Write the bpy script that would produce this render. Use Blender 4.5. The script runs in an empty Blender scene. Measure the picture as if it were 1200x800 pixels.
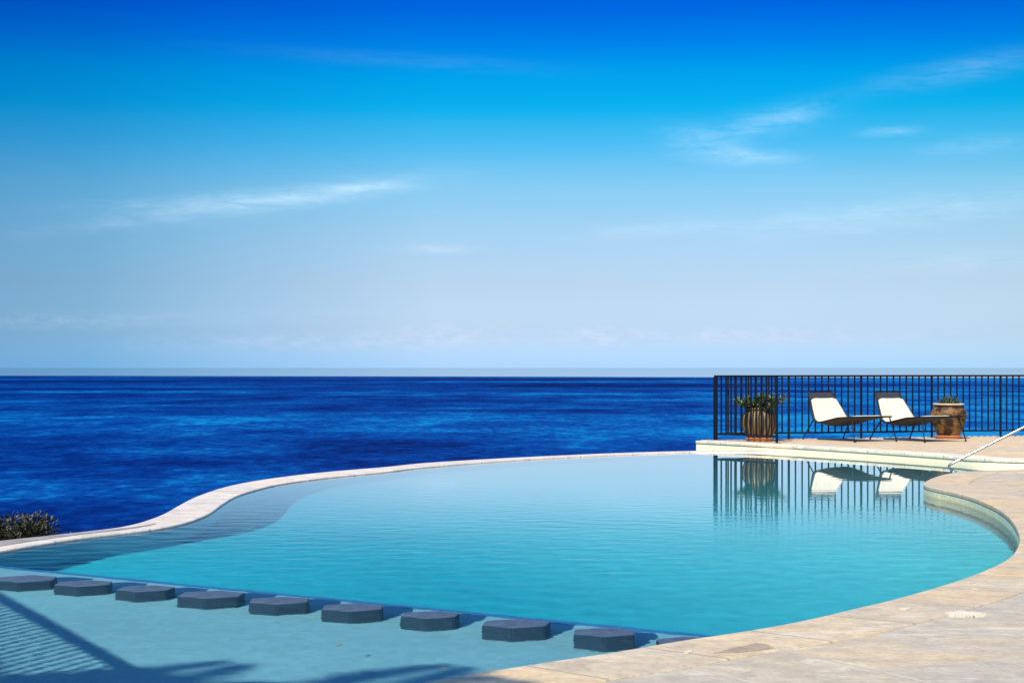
import bpy, bmesh, math, random
import numpy as np
from mathutils import Vector, Matrix
random.seed(11); rng = np.random.default_rng(5)
sc = bpy.context.scene; COL = sc.collection
R = math.radians

# ------------------------------------------------------------------ measures
F, HX, HY = 2200.0, 600.0, 430.0          # focal length / principal column / horizon row, in photo pixels
CAMZ = 1.243                              # eye above the deck (deck top is z = 0)
WZ, COPZ, SEAZ = -0.10, -0.082, -40.0    # pool water, infinity edge, sea
SHELF, FLOOR = -0.58, -1.55
SUN_AZ = Vector((0.37, 0.93, 0)).normalized(); SUN_EL = R(46)

def G(u, v, z=0.0):                       # photograph pixel -> point on the level plane z
    Y = F * (CAMZ - z) / (v - HY)
    return ((u - HX) / F * Y, Y)

# ------------------------------------------------------------------ materials
def new_mat(name):
    m = bpy.data.materials.new(name); m.use_nodes = True
    nt = m.node_tree
    return m, nt, nt.nodes['Principled BSDF']
def N(nt, kind, **kw):
    n = nt.nodes.new('ShaderNode' + kind)
    for k, v in kw.items():
        if k in n.inputs.keys(): n.inputs[k].default_value = v
        else: setattr(n, k, v)
    return n
def L(nt, a, b): nt.links.new(a, b)
def ramp(nt, fac, stops, interp='LINEAR'):
    r = nt.nodes.new('ShaderNodeValToRGB'); cr = r.color_ramp; cr.interpolation = interp
    while len(cr.elements) < len(stops): cr.elements.new(0.5)
    for e, (p, c) in zip(cr.elements, stops):
        e.position = p; e.color = (c, c, c, 1) if isinstance(c, (int, float)) else (*c, 1)
    if fac is not None: L(nt, fac, r.inputs['Fac'])
    return r
def mixc(nt, fac, a, b, mode='MIX'):
    m = nt.nodes.new('ShaderNodeMix'); m.data_type = 'RGBA'; m.blend_type = mode
    for sock, val in ((m.inputs[0], fac), (m.inputs[6], a), (m.inputs[7], b)):
        if isinstance(val, bpy.types.NodeSocket): L(nt, val, sock)
        elif isinstance(val, (int, float)): sock.default_value = val
        else: sock.default_value = (*val, 1)
    return m.outputs[2]
def math_n(nt, op, a, b=None, c=None):
    m = nt.nodes.new('ShaderNodeMath'); m.operation = op
    for i, v in enumerate((a, b, c)):
        if v is None: continue
        if isinstance(v, bpy.types.NodeSocket): L(nt, v, m.inputs[i])
        else: m.inputs[i].default_value = v
    return m.outputs[0]
def coords(nt, scale=(1, 1, 1), rot=0.0, kind='Object'):
    t = nt.nodes.new('ShaderNodeTexCoord'); mp = nt.nodes.new('ShaderNodeMapping')
    mp.inputs['Scale'].default_value = scale; mp.inputs['Rotation'].default_value = (0, 0, rot)
    L(nt, t.outputs[kind], mp.inputs[0]); return mp.outputs[0]
def noise(nt, vec, scale, detail=6, rough=0.6, dist=0.0):
    n = nt.nodes.new('ShaderNodeTexNoise'); n.inputs['Scale'].default_value = scale
    n.inputs['Detail'].default_value = detail; n.inputs['Roughness'].default_value = rough
    n.inputs['Distortion'].default_value = dist
    L(nt, vec, n.inputs['Vector']); return n.outputs['Fac']
def bump(nt, h, strength, dist=0.01, normal=None):
    b = nt.nodes.new('ShaderNodeBump'); b.inputs['Strength'].default_value = strength; b.inputs['Distance'].default_value = dist
    L(nt, h, b.inputs['Height'])
    if normal is not None: L(nt, normal, b.inputs['Normal'])
    return b.outputs[0]
def plain(name, col, rough=0.5, metal=0.0, vary=0.25, scale=8.0, bmp=0.1):
    m, nt, p = new_mat(name)
    v = coords(nt); n = noise(nt, v, scale)
    r = ramp(nt, n, [(0.3, tuple(c * (1 - vary) for c in col)), (0.7, tuple(min(1, c * (1 + vary)) for c in col))])
    L(nt, r.outputs[0], p.inputs['Base Color'])
    p.inputs['Roughness'].default_value = rough; p.inputs['Metallic'].default_value = metal
    if bmp: L(nt, bump(nt, noise(nt, v, scale * 6), bmp), p.inputs['Normal'])
    return m

def paving(name, base, warm, grey, pale, rot, slab=(0.9, 0.6), joint=0.35, along=None):
    m, nt, p = new_mat(name)
    v = coords(nt, rot=rot)
    br = nt.nodes.new('ShaderNodeTexBrick')
    br.inputs['Scale'].default_value = 1.0; br.inputs['Brick Width'].default_value = slab[0]; br.inputs['Row Height'].default_value = slab[1]
    br.inputs['Mortar Size'].default_value = 0.010; br.inputs['Mortar Smooth'].default_value = 0.3
    br.offset = 0.37; br.inputs['Color1'].default_value = (0, 0, 0, 1); br.inputs['Color2'].default_value = (1, 1, 1, 1)
    br.inputs['Mortar'].default_value = (0.5, 0.5, 0.5, 1)
    wob = nt.nodes.new('ShaderNodeTexNoise'); wob.inputs['Scale'].default_value = 1.3
    L(nt, v, wob.inputs['Vector'])
    vv = nt.nodes.new('ShaderNodeVectorMath'); vv.operation = 'MULTIPLY_ADD'; vv.inputs[1].default_value = (0.05, 0.05, 0)
    L(nt, wob.outputs['Color'], vv.inputs[0]); L(nt, v, vv.inputs[2])
    if along:                                              # stones laid one after another along a curved edge
        tuv = nt.nodes.new('ShaderNodeTexCoord'); L(nt, tuv.outputs['UV'], br.inputs['Vector'])
        br.inputs['Brick Width'].default_value = along; br.inputs['Row Height'].default_value = 50.0; br.inputs['Mortar Size'].default_value = 0.011
    else: L(nt, vv.outputs[0], br.inputs['Vector'])
    c = ramp(nt, br.outputs['Color'], [(0.0, base), (0.4, warm), (0.75, grey), (1.0, base)]).outputs[0]
    n1 = noise(nt, coords(nt, (0.7, 2.2, 1), rot + 0.5), 2.2, 9, 0.65, 0.6)
    c = mixc(nt, ramp(nt, n1, [(0.42, 0.0), (0.62, 0.75)]).outputs[0], c, grey)
    n2 = noise(nt, coords(nt, (1.0, 2.6, 1), rot - 0.3), 1.1, 10, 0.7, 1.0)
    c = mixc(nt, ramp(nt, n2, [(0.53, 0.0), (0.68, 0.7)]).outputs[0], c, pale)
    n3 = noise(nt, v, 38, 8, 0.75)
    c = mixc(nt, 1.0, c, ramp(nt, n3, [(0.25, 0.62), (0.5, 1.0), (0.8, 1.22)]).outputs[0], 'MULTIPLY')
    n5 = noise(nt, v, 5.5, 8, 0.7, 0.4)
    c = mixc(nt, 1.0, c, ramp(nt, n5, [(0.3, 0.72), (0.55, 1.0), (0.75, 1.12)]).outputs[0], 'MULTIPLY')
    jn = mixc(nt, noise(nt, v, 2.0), tuple(x * 0.30 for x in grey), tuple(x * (0.6 if along else 1.1) for x in pale))
    c = mixc(nt, math_n(nt, 'MULTIPLY', br.outputs['Fac'], joint), c, jn)
    L(nt, c, p.inputs['Base Color'])
    L(nt, ramp(nt, n1, [(0.3, 0.75), (0.7, 0.5)]).outputs[0], p.inputs['Roughness'])
    h = math_n(nt, 'SUBTRACT', math_n(nt, 'ADD', math_n(nt, 'MULTIPLY', n3, 0.25), math_n(nt, 'MULTIPLY', n5, 0.9)), math_n(nt, 'MULTIPLY', br.outputs['Fac'], 0.5))
    L(nt, bump(nt, h, 0.35, 0.012), p.inputs['Normal'])
    return m

M = {}
M['deck'] = paving('sandstone_paving', (0.43, 0.345, 0.222), (0.46, 0.335, 0.185), (0.36, 0.305, 0.22), (0.57, 0.495, 0.36), R(62), (0.95, 0.62), 0.9)
M['far_deck'] = paving('far_sandstone_paving', (0.52, 0.37, 0.205), (0.54, 0.36, 0.18), (0.47, 0.355, 0.215), (0.62, 0.48, 0.30), R(25))
M['coping'] = paving('coping_stone', (0.47, 0.345, 0.195), (0.50, 0.345, 0.165), (0.42, 0.335, 0.22), (0.60, 0.50, 0.35), R(40), joint=0.9, along=0.74)
M['pale_coping'] = paving('pale_coping_stone', (0.62, 0.55, 0.39), (0.64, 0.55, 0.36), (0.53, 0.46, 0.34), (0.70, 0.64, 0.50), R(-58), joint=0.9, along=0.9)
M['inf'] = paving('infinity_edge_stone', (0.54, 0.46, 0.36), (0.57, 0.45, 0.34), (0.48, 0.42, 0.34), (0.63, 0.56, 0.46), R(70), joint=1.0, along=1.15)
M['ledge'] = plain('grey_slate', (0.20, 0.18, 0.165), 0.8, 0, 0.35, 6, 0.3)
M['masonry'] = plain('rendered_masonry', (0.42, 0.36, 0.29), 0.9, 0, 0.2, 2, 0.3)
M['iron'] = plain('black_painted_iron', (0.004, 0.005, 0.009), 0.6, 0, 0.3, 20, 0.05)
M['frame'] = plain('black_powder_coated_steel', (0.006, 0.006, 0.007), 0.55, 0, 0.3, 20, 0.03)
for k_ in ('iron', 'frame'): M[k_].node_tree.nodes['Principled BSDF'].inputs['Specular IOR Level'].default_value = 0.2
M['cushion'] = plain('cream_canvas', (0.50, 0.45, 0.34), 0.9, 0, 0.07, 5, 0.5)
M['saucer'] = plain('terracotta', (0.52, 0.20, 0.10), 0.85, 0, 0.2, 10, 0.2)
M['soil'] = plain('potting_soil', (0.03, 0.02, 0.013), 1.0, 0, 0.4, 30, 0.5)
M['rim'] = plain('pale_limed_rim', (0.40, 0.31, 0.21), 0.85, 0, 0.15, 12, 0.2)
m, nt, p = new_mat('polished_steel'); p.inputs['Metallic'].default_value = 1; p.inputs['Roughness'].default_value = 0.18
L(nt, ramp(nt, noise(nt, coords(nt), 40), [(0.3, (0.44, 0.42, 0.38)), (0.7, (0.54, 0.51, 0.46))]).outputs[0], p.inputs['Base Color']); M['steel'] = m

def mosaic(name, col, vary, tile=0.05, waterline=None):
    m, nt, p = new_mat(name)
    v = coords(nt)
    vo = nt.nodes.new('ShaderNodeTexVoronoi'); vo.distance = 'CHEBYCHEV'; vo.inputs['Scale'].default_value = 1 / tile; vo.inputs['Randomness'].default_value = 0
    L(nt, v, vo.inputs['Vector'])
    wn = nt.nodes.new('ShaderNodeTexWhiteNoise'); L(nt, vo.outputs['Position'], wn.inputs['Vector'])
    n = noise(nt, v, 0.45, 6, 0.6)
    c = mixc(nt, 1.0, col, ramp(nt, wn.outputs['Value'], [(0, 1 - vary), (1, 1 + vary)]).outputs[0], 'MULTIPLY')
    c = mixc(nt, 1.0, c, ramp(nt, n, [(0.3, 0.9), (0.7, 1.08)]).outputs[0], 'MULTIPLY')
    L(nt, c, p.inputs['Base Color']); p.inputs['Roughness'].default_value = 0.6
    return m
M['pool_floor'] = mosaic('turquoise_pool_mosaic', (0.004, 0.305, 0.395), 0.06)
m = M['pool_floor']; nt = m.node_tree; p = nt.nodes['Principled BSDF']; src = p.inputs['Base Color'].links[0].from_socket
fx = nt.nodes.new('ShaderNodeSeparateXYZ'); L(nt, coords(nt), fx.inputs[0])                # paler right and far: shallow water's weaker tint put into the tile colour
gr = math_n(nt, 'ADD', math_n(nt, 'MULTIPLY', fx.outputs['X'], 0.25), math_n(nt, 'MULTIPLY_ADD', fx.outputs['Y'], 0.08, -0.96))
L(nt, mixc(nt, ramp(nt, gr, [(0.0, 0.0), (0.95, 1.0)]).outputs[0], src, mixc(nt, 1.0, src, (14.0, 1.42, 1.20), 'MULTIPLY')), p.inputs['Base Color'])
M['pool_wall'] = mosaic('turquoise_wall_mosaic', (0.008, 0.36, 0.52), 0.06)
M['shelf'] = mosaic('pale_shelf_plaster', (0.125, 0.34, 0.40), 0.06)
M['shelf_edge'] = mosaic('dark_blue_edge_tile', (0.015, 0.14, 0.32), 0.12)
# waterline tiles: cream and sage bands
m, nt, p = new_mat('waterline_tile')
tc = nt.nodes.new('ShaderNodeTexCoord'); sx = nt.nodes.new('ShaderNodeSeparateXYZ'); L(nt, tc.outputs['Object'], sx.inputs[0])
zz = math_n(nt, 'MULTIPLY_ADD', sx.outputs['Z'], 1 / 0.1, 1.0)     # z -0.1..0 -> 0..1
zz = math_n(nt, 'ADD', zz, math_n(nt, 'MULTIPLY', math_n(nt, 'SUBTRACT', noise(nt, coords(nt), 3.0), 0.5), 0.12))
c = ramp(nt, zz, [(0.0, (0.58, 0.45, 0.20)), (0.28, (0.74, 0.60, 0.32)), (0.36, (0.64, 0.58, 0.36)), (0.62, (0.70, 0.64, 0.40)), (0.70, (0.85, 0.70, 0.45))]).outputs[0]
c = mixc(nt, 1.0, c, ramp(nt, noise(nt, coords(nt, (1, 1, 3)), 14, 6), [(0.3, 0.75), (0.7, 1.15)]).outputs[0], 'MULTIPLY')
L(nt, c, p.inputs['Base Color']); p.inputs['Roughness'].default_value = 0.35; M['tile'] = m
m, nt, p = new_mat('cream_riser_tile')
c = mixc(nt, noise(nt, coords(nt, (1, 1, 4)), 5, 7), (0.64, 0.545, 0.34), (0.78, 0.68, 0.46))
L(nt, c, p.inputs['Base Color']); p.inputs['Roughness'].default_value = 0.5; M['riser'] = m
# stepping stones: dark volcanic stone with pale streaks
m, nt, p = new_mat('dark_basalt')
v = coords(nt); n = noise(nt, v, 9, 8, 0.7); n2 = noise(nt, coords(nt, (1, 1, 0.35)), 16, 6)
c = mixc(nt, ramp(nt, n, [(0.35, 0.0), (0.75, 1.0)]).outputs[0], (0.030, 0.040, 0.060), (0.085, 0.098, 0.125))
c = mixc(nt, ramp(nt, n2, [(0.55, 0.0), (0.78, 0.4)]).outputs[0], c, (0.26, 0.36, 0.40))
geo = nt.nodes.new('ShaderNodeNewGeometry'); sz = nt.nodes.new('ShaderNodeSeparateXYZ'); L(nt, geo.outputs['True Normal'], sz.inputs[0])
top_sheen = mixc(nt, ramp(nt, n, [(0.3, 0.0), (0.7, 1.0)]).outputs[0], (0.036, 0.066, 0.115), (0.115, 0.165, 0.25))            # sky sheen on tops and water tint on sides, put into the colour
c = mixc(nt, ramp(nt, sz.outputs['Z'], [(0.5, 0.0), (0.9, 1.0)]).outputs[0], mixc(nt, 0.62, c, (0.006, 0.075, 0.135)), top_sheen)
L(nt, c, p.inputs['Base Color']); p.inputs['Roughness'].default_value = 0.8; L(nt, bump(nt, n, 0.4), p.inputs['Normal']); M['basalt'] = m
# woven sling
m, nt, p = new_mat('black_woven_sling')
v = coords(nt); ch = nt.nodes.new('ShaderNodeTexChecker'); ch.inputs['Scale'].default_value = 90; L(nt, v, ch.inputs['Vector'])
L(nt, mixc(nt, ch.outputs['Fac'], (0.010, 0.010, 0.012), (0.03, 0.028, 0.028)), p.inputs['Base Color']); p.inputs['Roughness'].default_value = 0.7; M['sling'] = m
# glazed ribbed pot
m, nt, p = new_mat('olive_ochre_glaze')
v = coords(nt); n = noise(nt, coords(nt, (1, 1, 0.5)), 6, 7, 0.65)
so_ = nt.nodes.new('ShaderNodeSeparateXYZ'); L(nt, nt.nodes.new('ShaderNodeTexCoord').outputs['Object'], so_.inputs[0])
gr_ = math_n(nt, 'ABSOLUTE', math_n(nt, 'COSINE', math_n(nt, 'MULTIPLY', math_n(nt, 'ARCTAN2', so_.outputs['Y'], so_.outputs['X']), 7.5)))   # low in the grooves, which are darkened below
c = mixc(nt, ramp(nt, n, [(0.35, 0.0), (0.65, 1.0)]).outputs[0], (0.075, 0.042, 0.014), (0.22, 0.14, 0.042))
c = mixc(nt, ramp(nt, gr_, [(0.30, 1.0), (0.68, 0.0)]).outputs[0], c, (0.014, 0.008, 0.004))
L(nt, c, p.inputs['Base Color']); p.inputs['Roughness'].default_value = 0.55; p.inputs['Specular IOR Level'].default_value = 0.3; L(nt, bump(nt, n, 0.4), p.inputs['Normal']); M['rib_glaze'] = m
m, nt, p = new_mat('mottled_brown_glaze')
v = coords(nt); n = noise(nt, v, 9, 8, 0.7, 0.5); n2 = noise(nt, v, 3.2, 4)
c = mixc(nt, ramp(nt, n, [(0.46, 0.0), (0.60, 1.0)]).outputs[0], (0.022, 0.010, 0.005), (0.15, 0.075, 0.02))
c = mixc(nt, ramp(nt, n2, [(0.55, 0.0), (0.66, 0.8)]).outputs[0], c, (0.26, 0.15, 0.04))
L(nt, c, p.inputs['Base Color']); p.inputs['Roughness'].default_value = 0.6; p.inputs['Specular IOR Level'].default_value = 0.25; L(nt, bump(nt, n, 0.8, 0.02), p.inputs['Normal']); M['mottled'] = m
def leafmat(name, c1, c2, c3):
    m, nt, p = new_mat(name)
    g = nt.nodes.new('ShaderNodeNewGeometry')
    c = ramp(nt, g.outputs['Random Per Island'], [(0.0, c1), (0.5, c2), (1.0, c3)]).outputs[0]
    L(nt, c, p.inputs['Base Color']); p.inputs['Roughness'].default_value = 0.55
    return m
M['succulent'] = leafmat('succulent_leaf', (0.035, 0.06, 0.015), (0.07, 0.10, 0.025), (0.13, 0.16, 0.05))
M['dark_leaf'] = leafmat('dark_strap_leaf', (0.012, 0.025, 0.010), (0.03, 0.05, 0.015), (0.05, 0.075, 0.03))
M['maquis'] = leafmat('maquis_leaf', (0.008, 0.011, 0.003), (0.022, 0.024, 0.006), (0.055, 0.045, 0.012))
M['palm'] = leafmat('palm_leaf', (0.03, 0.06, 0.015), (0.05, 0.09, 0.02), (0.07, 0.11, 0.03))
M['bark'] = plain('brown_bark', (0.12, 0.08, 0.05), 0.95, 0, 0.4, 12, 0.8)
M['dry_leaf'] = plain('dry_leaf', (0.10, 0.07, 0.03), 0.8, 0, 0.2, 30, 0)
M['hill'] = plain('scrub_hillside', (0.11, 0.10, 0.055), 0.95, 0, 0.5, 0.3, 0.5)

# pool water: one refracting surface (ripples are in the mesh, finest ones as bump)
m = bpy.data.materials.new('pool_water'); m.use_nodes = True; nt = m.node_tree; nt.nodes.clear()
out = nt.nodes.new('ShaderNodeOutputMaterial')
W_RF = nt.nodes.new('ShaderNodeBsdfRefraction'); W_RF.inputs['IOR'].default_value = 1.333; W_RF.inputs['Roughness'].default_value = 0.0
W_GL = nt.nodes.new('ShaderNodeBsdfGlossy'); W_GL.inputs['Roughness'].default_value = 0.0; W_GL.inputs['Color'].default_value = (1, 1, 1, 1)
W_MX = nt.nodes.new('ShaderNodeMixShader'); L(nt, W_RF.outputs[0], W_MX.inputs[1]); L(nt, W_GL.outputs[0], W_MX.inputs[2]); L(nt, W_MX.outputs[0], out.inputs[0])
M['water'] = m; WATER_NT = nt

# sea: deep water colour with wind-ruffled and calm lanes
m = bpy.data.materials.new('sea_water'); m.use_nodes = True; nt = m.node_tree; nt.nodes.clear()
out = nt.nodes.new('ShaderNodeOutputMaterial')
tc = nt.nodes.new('ShaderNodeTexCoord'); sx = nt.nodes.new('ShaderNodeSeparateXYZ'); L(nt, tc.outputs['Object'], sx.inputs[0])
nA = noise(nt, coords(nt, (0.45, 1, 1), R(4)), 0.0013, 8, 0.6, 0.3)         # lanes hundreds of metres long
nB = noise(nt, coords(nt, (1, 0.45, 1), R(-8)), 0.012, 9, 0.66, 0.3)        # cat's paws
nC = noise(nt, coords(nt, (1, 0.5, 1)), 0.16, 6, 0.7)                       # wave backs
s = math_n(nt, 'ADD', math_n(nt, 'MULTIPLY', nA, 0.42), math_n(nt, 'ADD', math_n(nt, 'MULTIPLY', nB, 0.30), math_n(nt, 'MULTIPLY', nC, 0.28)))
s = math_n(nt, 'SUBTRACT', s, ramp(nt, math_n(nt, 'DIVIDE', sx.outputs['Y'], 8000.0), [(0.12, 0.0), (0.6, 0.03)]).outputs[0])
bay = math_n(nt, 'MULTIPLY_ADD', sx.outputs['Y'], -0.10, sx.outputs['X'])       # clearer, paler water in the bay to the right
bay = ramp(nt, math_n(nt, 'MULTIPLY_ADD', math_n(nt, 'DIVIDE', bay, math_n(nt, 'MAXIMUM', sx.outputs['Y'], 50.0)), 4.0, 0.4), [(0.0, 0.0), (0.8, 0.05)]).outputs[0]
s = math_n(nt, 'ADD', s, bay)
SEA_C = ramp(nt, s, [(0.40, (0.0, 0.004, 0.04)), (0.47, (0.0, 0.016, 0.115)), (0.53, (0.0005, 0.044, 0.18)), (0.595, (0.003, 0.155, 0.33))])
dif = nt.nodes.new('ShaderNodeBsdfDiffuse'); L(nt, SEA_C.outputs[0], dif.inputs['Color'])
gls = nt.nodes.new('ShaderNodeBsdfGlossy'); gls.inputs['Roughness'].default_value = 0.18
gls.inputs['Color'].default_value = (1, 1, 1, 1)
wv = noise(nt, coords(nt, (0.7, 1, 1)), 0.35, 6, 0.65)
L(nt, bump(nt, wv, 1.0, 1.2), gls.inputs['Normal'])
# far calm water mirrors the pale low sky; ruffled water near the shore shows its own blue
dist = math_n(nt, 'MULTIPLY_ADD', math_n(nt, 'SUBTRACT', noise(nt, coords(nt, (0.25, 1, 1)), 0.0004, 6), 0.5), 1600.0, sx.outputs['Y'])
dist = math_n(nt, 'MULTIPLY_ADD', sx.outputs['X'], 0.45, dist)
far = ramp(nt, math_n(nt, 'DIVIDE', dist, 20000.0), [(0.0, 0.02), (0.33, 0.03), (0.40, 0.06), (0.415, 0.80), (1.0, 0.9)]).outputs[0]
mx = nt.nodes.new('ShaderNodeMixShader'); L(nt, far, mx.inputs[0]); L(nt, dif.outputs[0], mx.inputs[1]); L(nt, gls.outputs[0], mx.inputs[2])
gl2 = nt.nodes.new('ShaderNodeBsdfGlossy'); gl2.inputs['Roughness'].default_value = 0.0
mx2 = nt.nodes.new('ShaderNodeMixShader')
L(nt, ramp(nt, math_n(nt, 'DIVIDE', dist, 20000.0), [(0.40, 0.0), (0.418, 0.99)]).outputs[0], mx2.inputs[0])
L(nt, mx.outputs[0], mx2.inputs[1]); L(nt, gl2.outputs[0], mx2.inputs[2])
L(nt, mx2.outputs[0], out.inputs[0]); M['sea'] = m

# ------------------------------------------------------------------ mesh helpers
class MB:
    def __init__(s): s.v, s.f, s.sm = [], [], []
    def add(s, vs, fs, smooth=False):
        b = len(s.v); s.v += [tuple(x) for x in vs]; s.f += [tuple(b + i for i in f) for f in fs]; s.sm += [smooth] * len(fs)
    def box(s, c, size, rot=0.0):
        x, y, z = (k / 2 for k in size); cs, sn = math.cos(rot), math.sin(rot)
        vs = [(c[0] + a * x * cs - b * y * sn, c[1] + a * x * sn + b * y * cs, c[2] + d * z) for d in (-1, 1) for a, b in ((-1, -1), (1, -1), (1, 1), (-1, 1))]
        s.add(vs, [(3, 2, 1, 0), (4, 5, 6, 7), (0, 1, 5, 4), (1, 2, 6, 5), (2, 3, 7, 6), (3, 0, 4, 7)])
    def tube(s, pts, r, n=8, caps=True):
        pts = [Vector(q) for q in pts]; k = len(pts); rs = r if isinstance(r, (list, tuple)) else [r] * k
        rings = []; t0 = (pts[1] - pts[0]).normalized()
        up = Vector((0, 0, 1)) if abs(t0.z) < 0.9 else Vector((1, 0, 0)); a = t0.cross(up).normalized()
        for i, q in enumerate(pts):
            t = ((pts[min(i + 1, k - 1)] - q).normalized() + (q - pts[max(i - 1, 0)]).normalized()).normalized()
            a = (a - t * a.dot(t)).normalized(); b = t.cross(a)
            rings.append([q + (a * math.cos(2 * math.pi * j / n) + b * math.sin(2 * math.pi * j / n)) * rs[i] for j in range(n)])
        vs = [x for rg in rings for x in rg]
        fs = [(i * n + j, i * n + (j + 1) % n, (i + 1) * n + (j + 1) % n, (i + 1) * n + j) for i in range(k - 1) for j in range(n)]
        s.add(vs, fs, True)
        if caps:
            s.add(rings[0], [tuple(range(n - 1, -1, -1))]); s.add(rings[-1], [tuple(range(n))])
    def lathe(s, prof, n=40, mod=None, c=(0, 0, 0), closed=False):
        vs = []
        for r_, z in prof:
            for j in range(n):
                a = 2 * math.pi * j / n; rr = r_ * (mod(a, z) if mod else 1)
                vs.append((c[0] + rr * math.cos(a), c[1] + rr * math.sin(a), c[2] + z))
        k = len(prof)
        fs = [(i * n + j, i * n + (j + 1) % n, (i + 1) * n + (j + 1) % n, (i + 1) * n + j) for i in range(k - 1) for j in range(n)]
        s.add(vs, fs, True)
        s.add(vs[:n], [tuple(range(n - 1, -1, -1))]); s.add(vs[-n:], [tuple(range(n))])
    def build(s, name, mat, parent=None, bevel=0, loc=None):
        me = bpy.data.meshes.new(name); me.from_pydata(s.v, [], s.f); me.update()
        for p_, q in zip(me.polygons, s.sm): p_.use_smooth = q
        o = bpy.data.objects.new(name, me); COL.objects.link(o)
        if mat: me.materials.append(mat)
        if parent: o.parent = parent
        if loc: o.location = loc
        if bevel:
            md = o.modifiers.new('bevel', 'BEVEL'); md.width = bevel; md.segments = 2; md.limit_method = 'ANGLE'; md.angle_limit = R(40)
        return o
def tag(o, label, cat, group=None):
    o['label'] = label; o['category'] = cat
    if group: o['group'] = group
    return o
def struct(o, kind='structure'): o['kind'] = kind; return o
def empty(name, loc, rz=0.0):
    o = bpy.data.objects.new(name, None); COL.objects.link(o); o.location = loc; o.rotation_euler = (0, 0, rz); o.empty_display_size = 0.2
    return o
def prism(name, poly, z0, z1, mat, bevel=0):          # outline of any shape, top at z1, sides down to z0
    bm = bmesh.new(); vs = [bm.verts.new((x, y, z1)) for x, y in poly]; f = bm.faces.new(vs)
    if f.calc_area() and f.normal.z < 0: f.normal_flip()
    f.normal_update()
    if f.normal.z < 0: f.normal_flip()
    lo = [bm.verts.new((x, y, z0)) for x, y in poly]; n = len(vs)
    for i in range(n): bm.faces.new((vs[i], vs[(i + 1) % n], lo[(i + 1) % n], lo[i]))
    bm.faces.new(lo)
    bmesh.ops.triangulate(bm, faces=[q for q in bm.faces if len(q.verts) > 4], quad_method='BEAUTY', ngon_method='EAR_CLIP')
    bmesh.ops.recalc_face_normals(bm, faces=bm.faces)
    me = bpy.data.meshes.new(name); bm.to_mesh(me); bm.free()
    o = bpy.data.objects.new(name, me); COL.objects.link(o); me.materials.append(mat); return o
def smooth_line(pts, step=0.12, its=0):               # Catmull-Rom through pts, evenly resampled
    P = [np.array(p, float) for p in pts]; P = [2 * P[0] - P[1]] + P + [2 * P[-1] - P[-2]]; out = []
    for i in range(1, len(P) - 2):
        d = np.linalg.norm(P[i + 1] - P[i]); n = max(2, int(d / 0.04))
        for k in range(n):
            t = k / n; a, b, c, e = P[i - 1], P[i], P[i + 1], P[i + 2]
            out.append(0.5 * (2 * b + (c - a) * t + (2 * a - 5 * b + 4 * c - e) * t * t + (3 * b - a - 3 * c + e) * t ** 3))
    out.append(P[-2]); out = np.array(out)
    s_ = np.concatenate([[0], np.cumsum(np.linalg.norm(np.diff(out, axis=0), axis=1))])
    n = max(2, int(round(s_[-1] / step))); q = np.linspace(0, s_[-1], n + 1)
    r_ = np.stack([np.interp(q, s_, out[:, k]) for k in range(2)], 1)
    for _ in range(its): r_[1:-1] = 0.25 * r_[:-2] + 0.5 * r_[1:-1] + 0.25 * r_[2:]
    return r_
def offset_line(P, d):                                # to the right of travel for d > 0
    t = np.gradient(P, axis=0); t /= np.linalg.norm(t, axis=1)[:, None]
    return P + np.stack([t[:, 1], -t[:, 0]], 1) * d
def slab(name, A, B, z0, z1, mat, bevel=0):           # solid strip between two lines of equal length
    n = len(A); mb = MB()
    vs = [(*A[i], z1) for i in range(n)] + [(*B[i], z1) for i in range(n)] + [(*A[i], z0) for i in range(n)] + [(*B[i], z0) for i in range(n)]
    fs = []
    for i in range(n - 1):
        fs += [(i, i + 1, n + i + 1, n + i), (2 * n + i, 3 * n + i, 3 * n + i + 1, 2 * n + i + 1),
               (i, 2 * n + i, 2 * n + i + 1, i + 1), (n + i, n + i + 1, 3 * n + i + 1, 3 * n + i)]
    fs += [(0, n, 3 * n, 2 * n), (n - 1, 3 * n - 1, 4 * n - 1, 2 * n - 1)]
    bm = bmesh.new(); bv = [bm.verts.new(x) for x in vs]
    for f in fs: bm.faces.new([bv[i] for i in f])
    bmesh.ops.recalc_face_normals(bm, faces=bm.faces)
    arc = np.concatenate([[0], np.cumsum(np.linalg.norm(np.diff((np.asarray(A) + np.asarray(B)) / 2, axis=0), axis=1))])
    bm.verts.index_update(); uvl = bm.loops.layers.uv.new('along')
    for f in bm.faces:
        for lp in f.loops: lp[uvl].uv = (float(arc[lp.vert.index % n]), 10.0 + (lp.vert.index // n) % 2)
    me = bpy.data.meshes.new(name); bm.to_mesh(me); bm.free()
    o = bpy.data.objects.new(name, me); COL.objects.link(o); me.materials.append(mat)
    if bevel:
        md = o.modifiers.new('bevel', 'BEVEL'); md.width = bevel; md.segments = 3; md.limit_method = 'ANGLE'; md.angle_limit = R(40)
    return o

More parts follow.
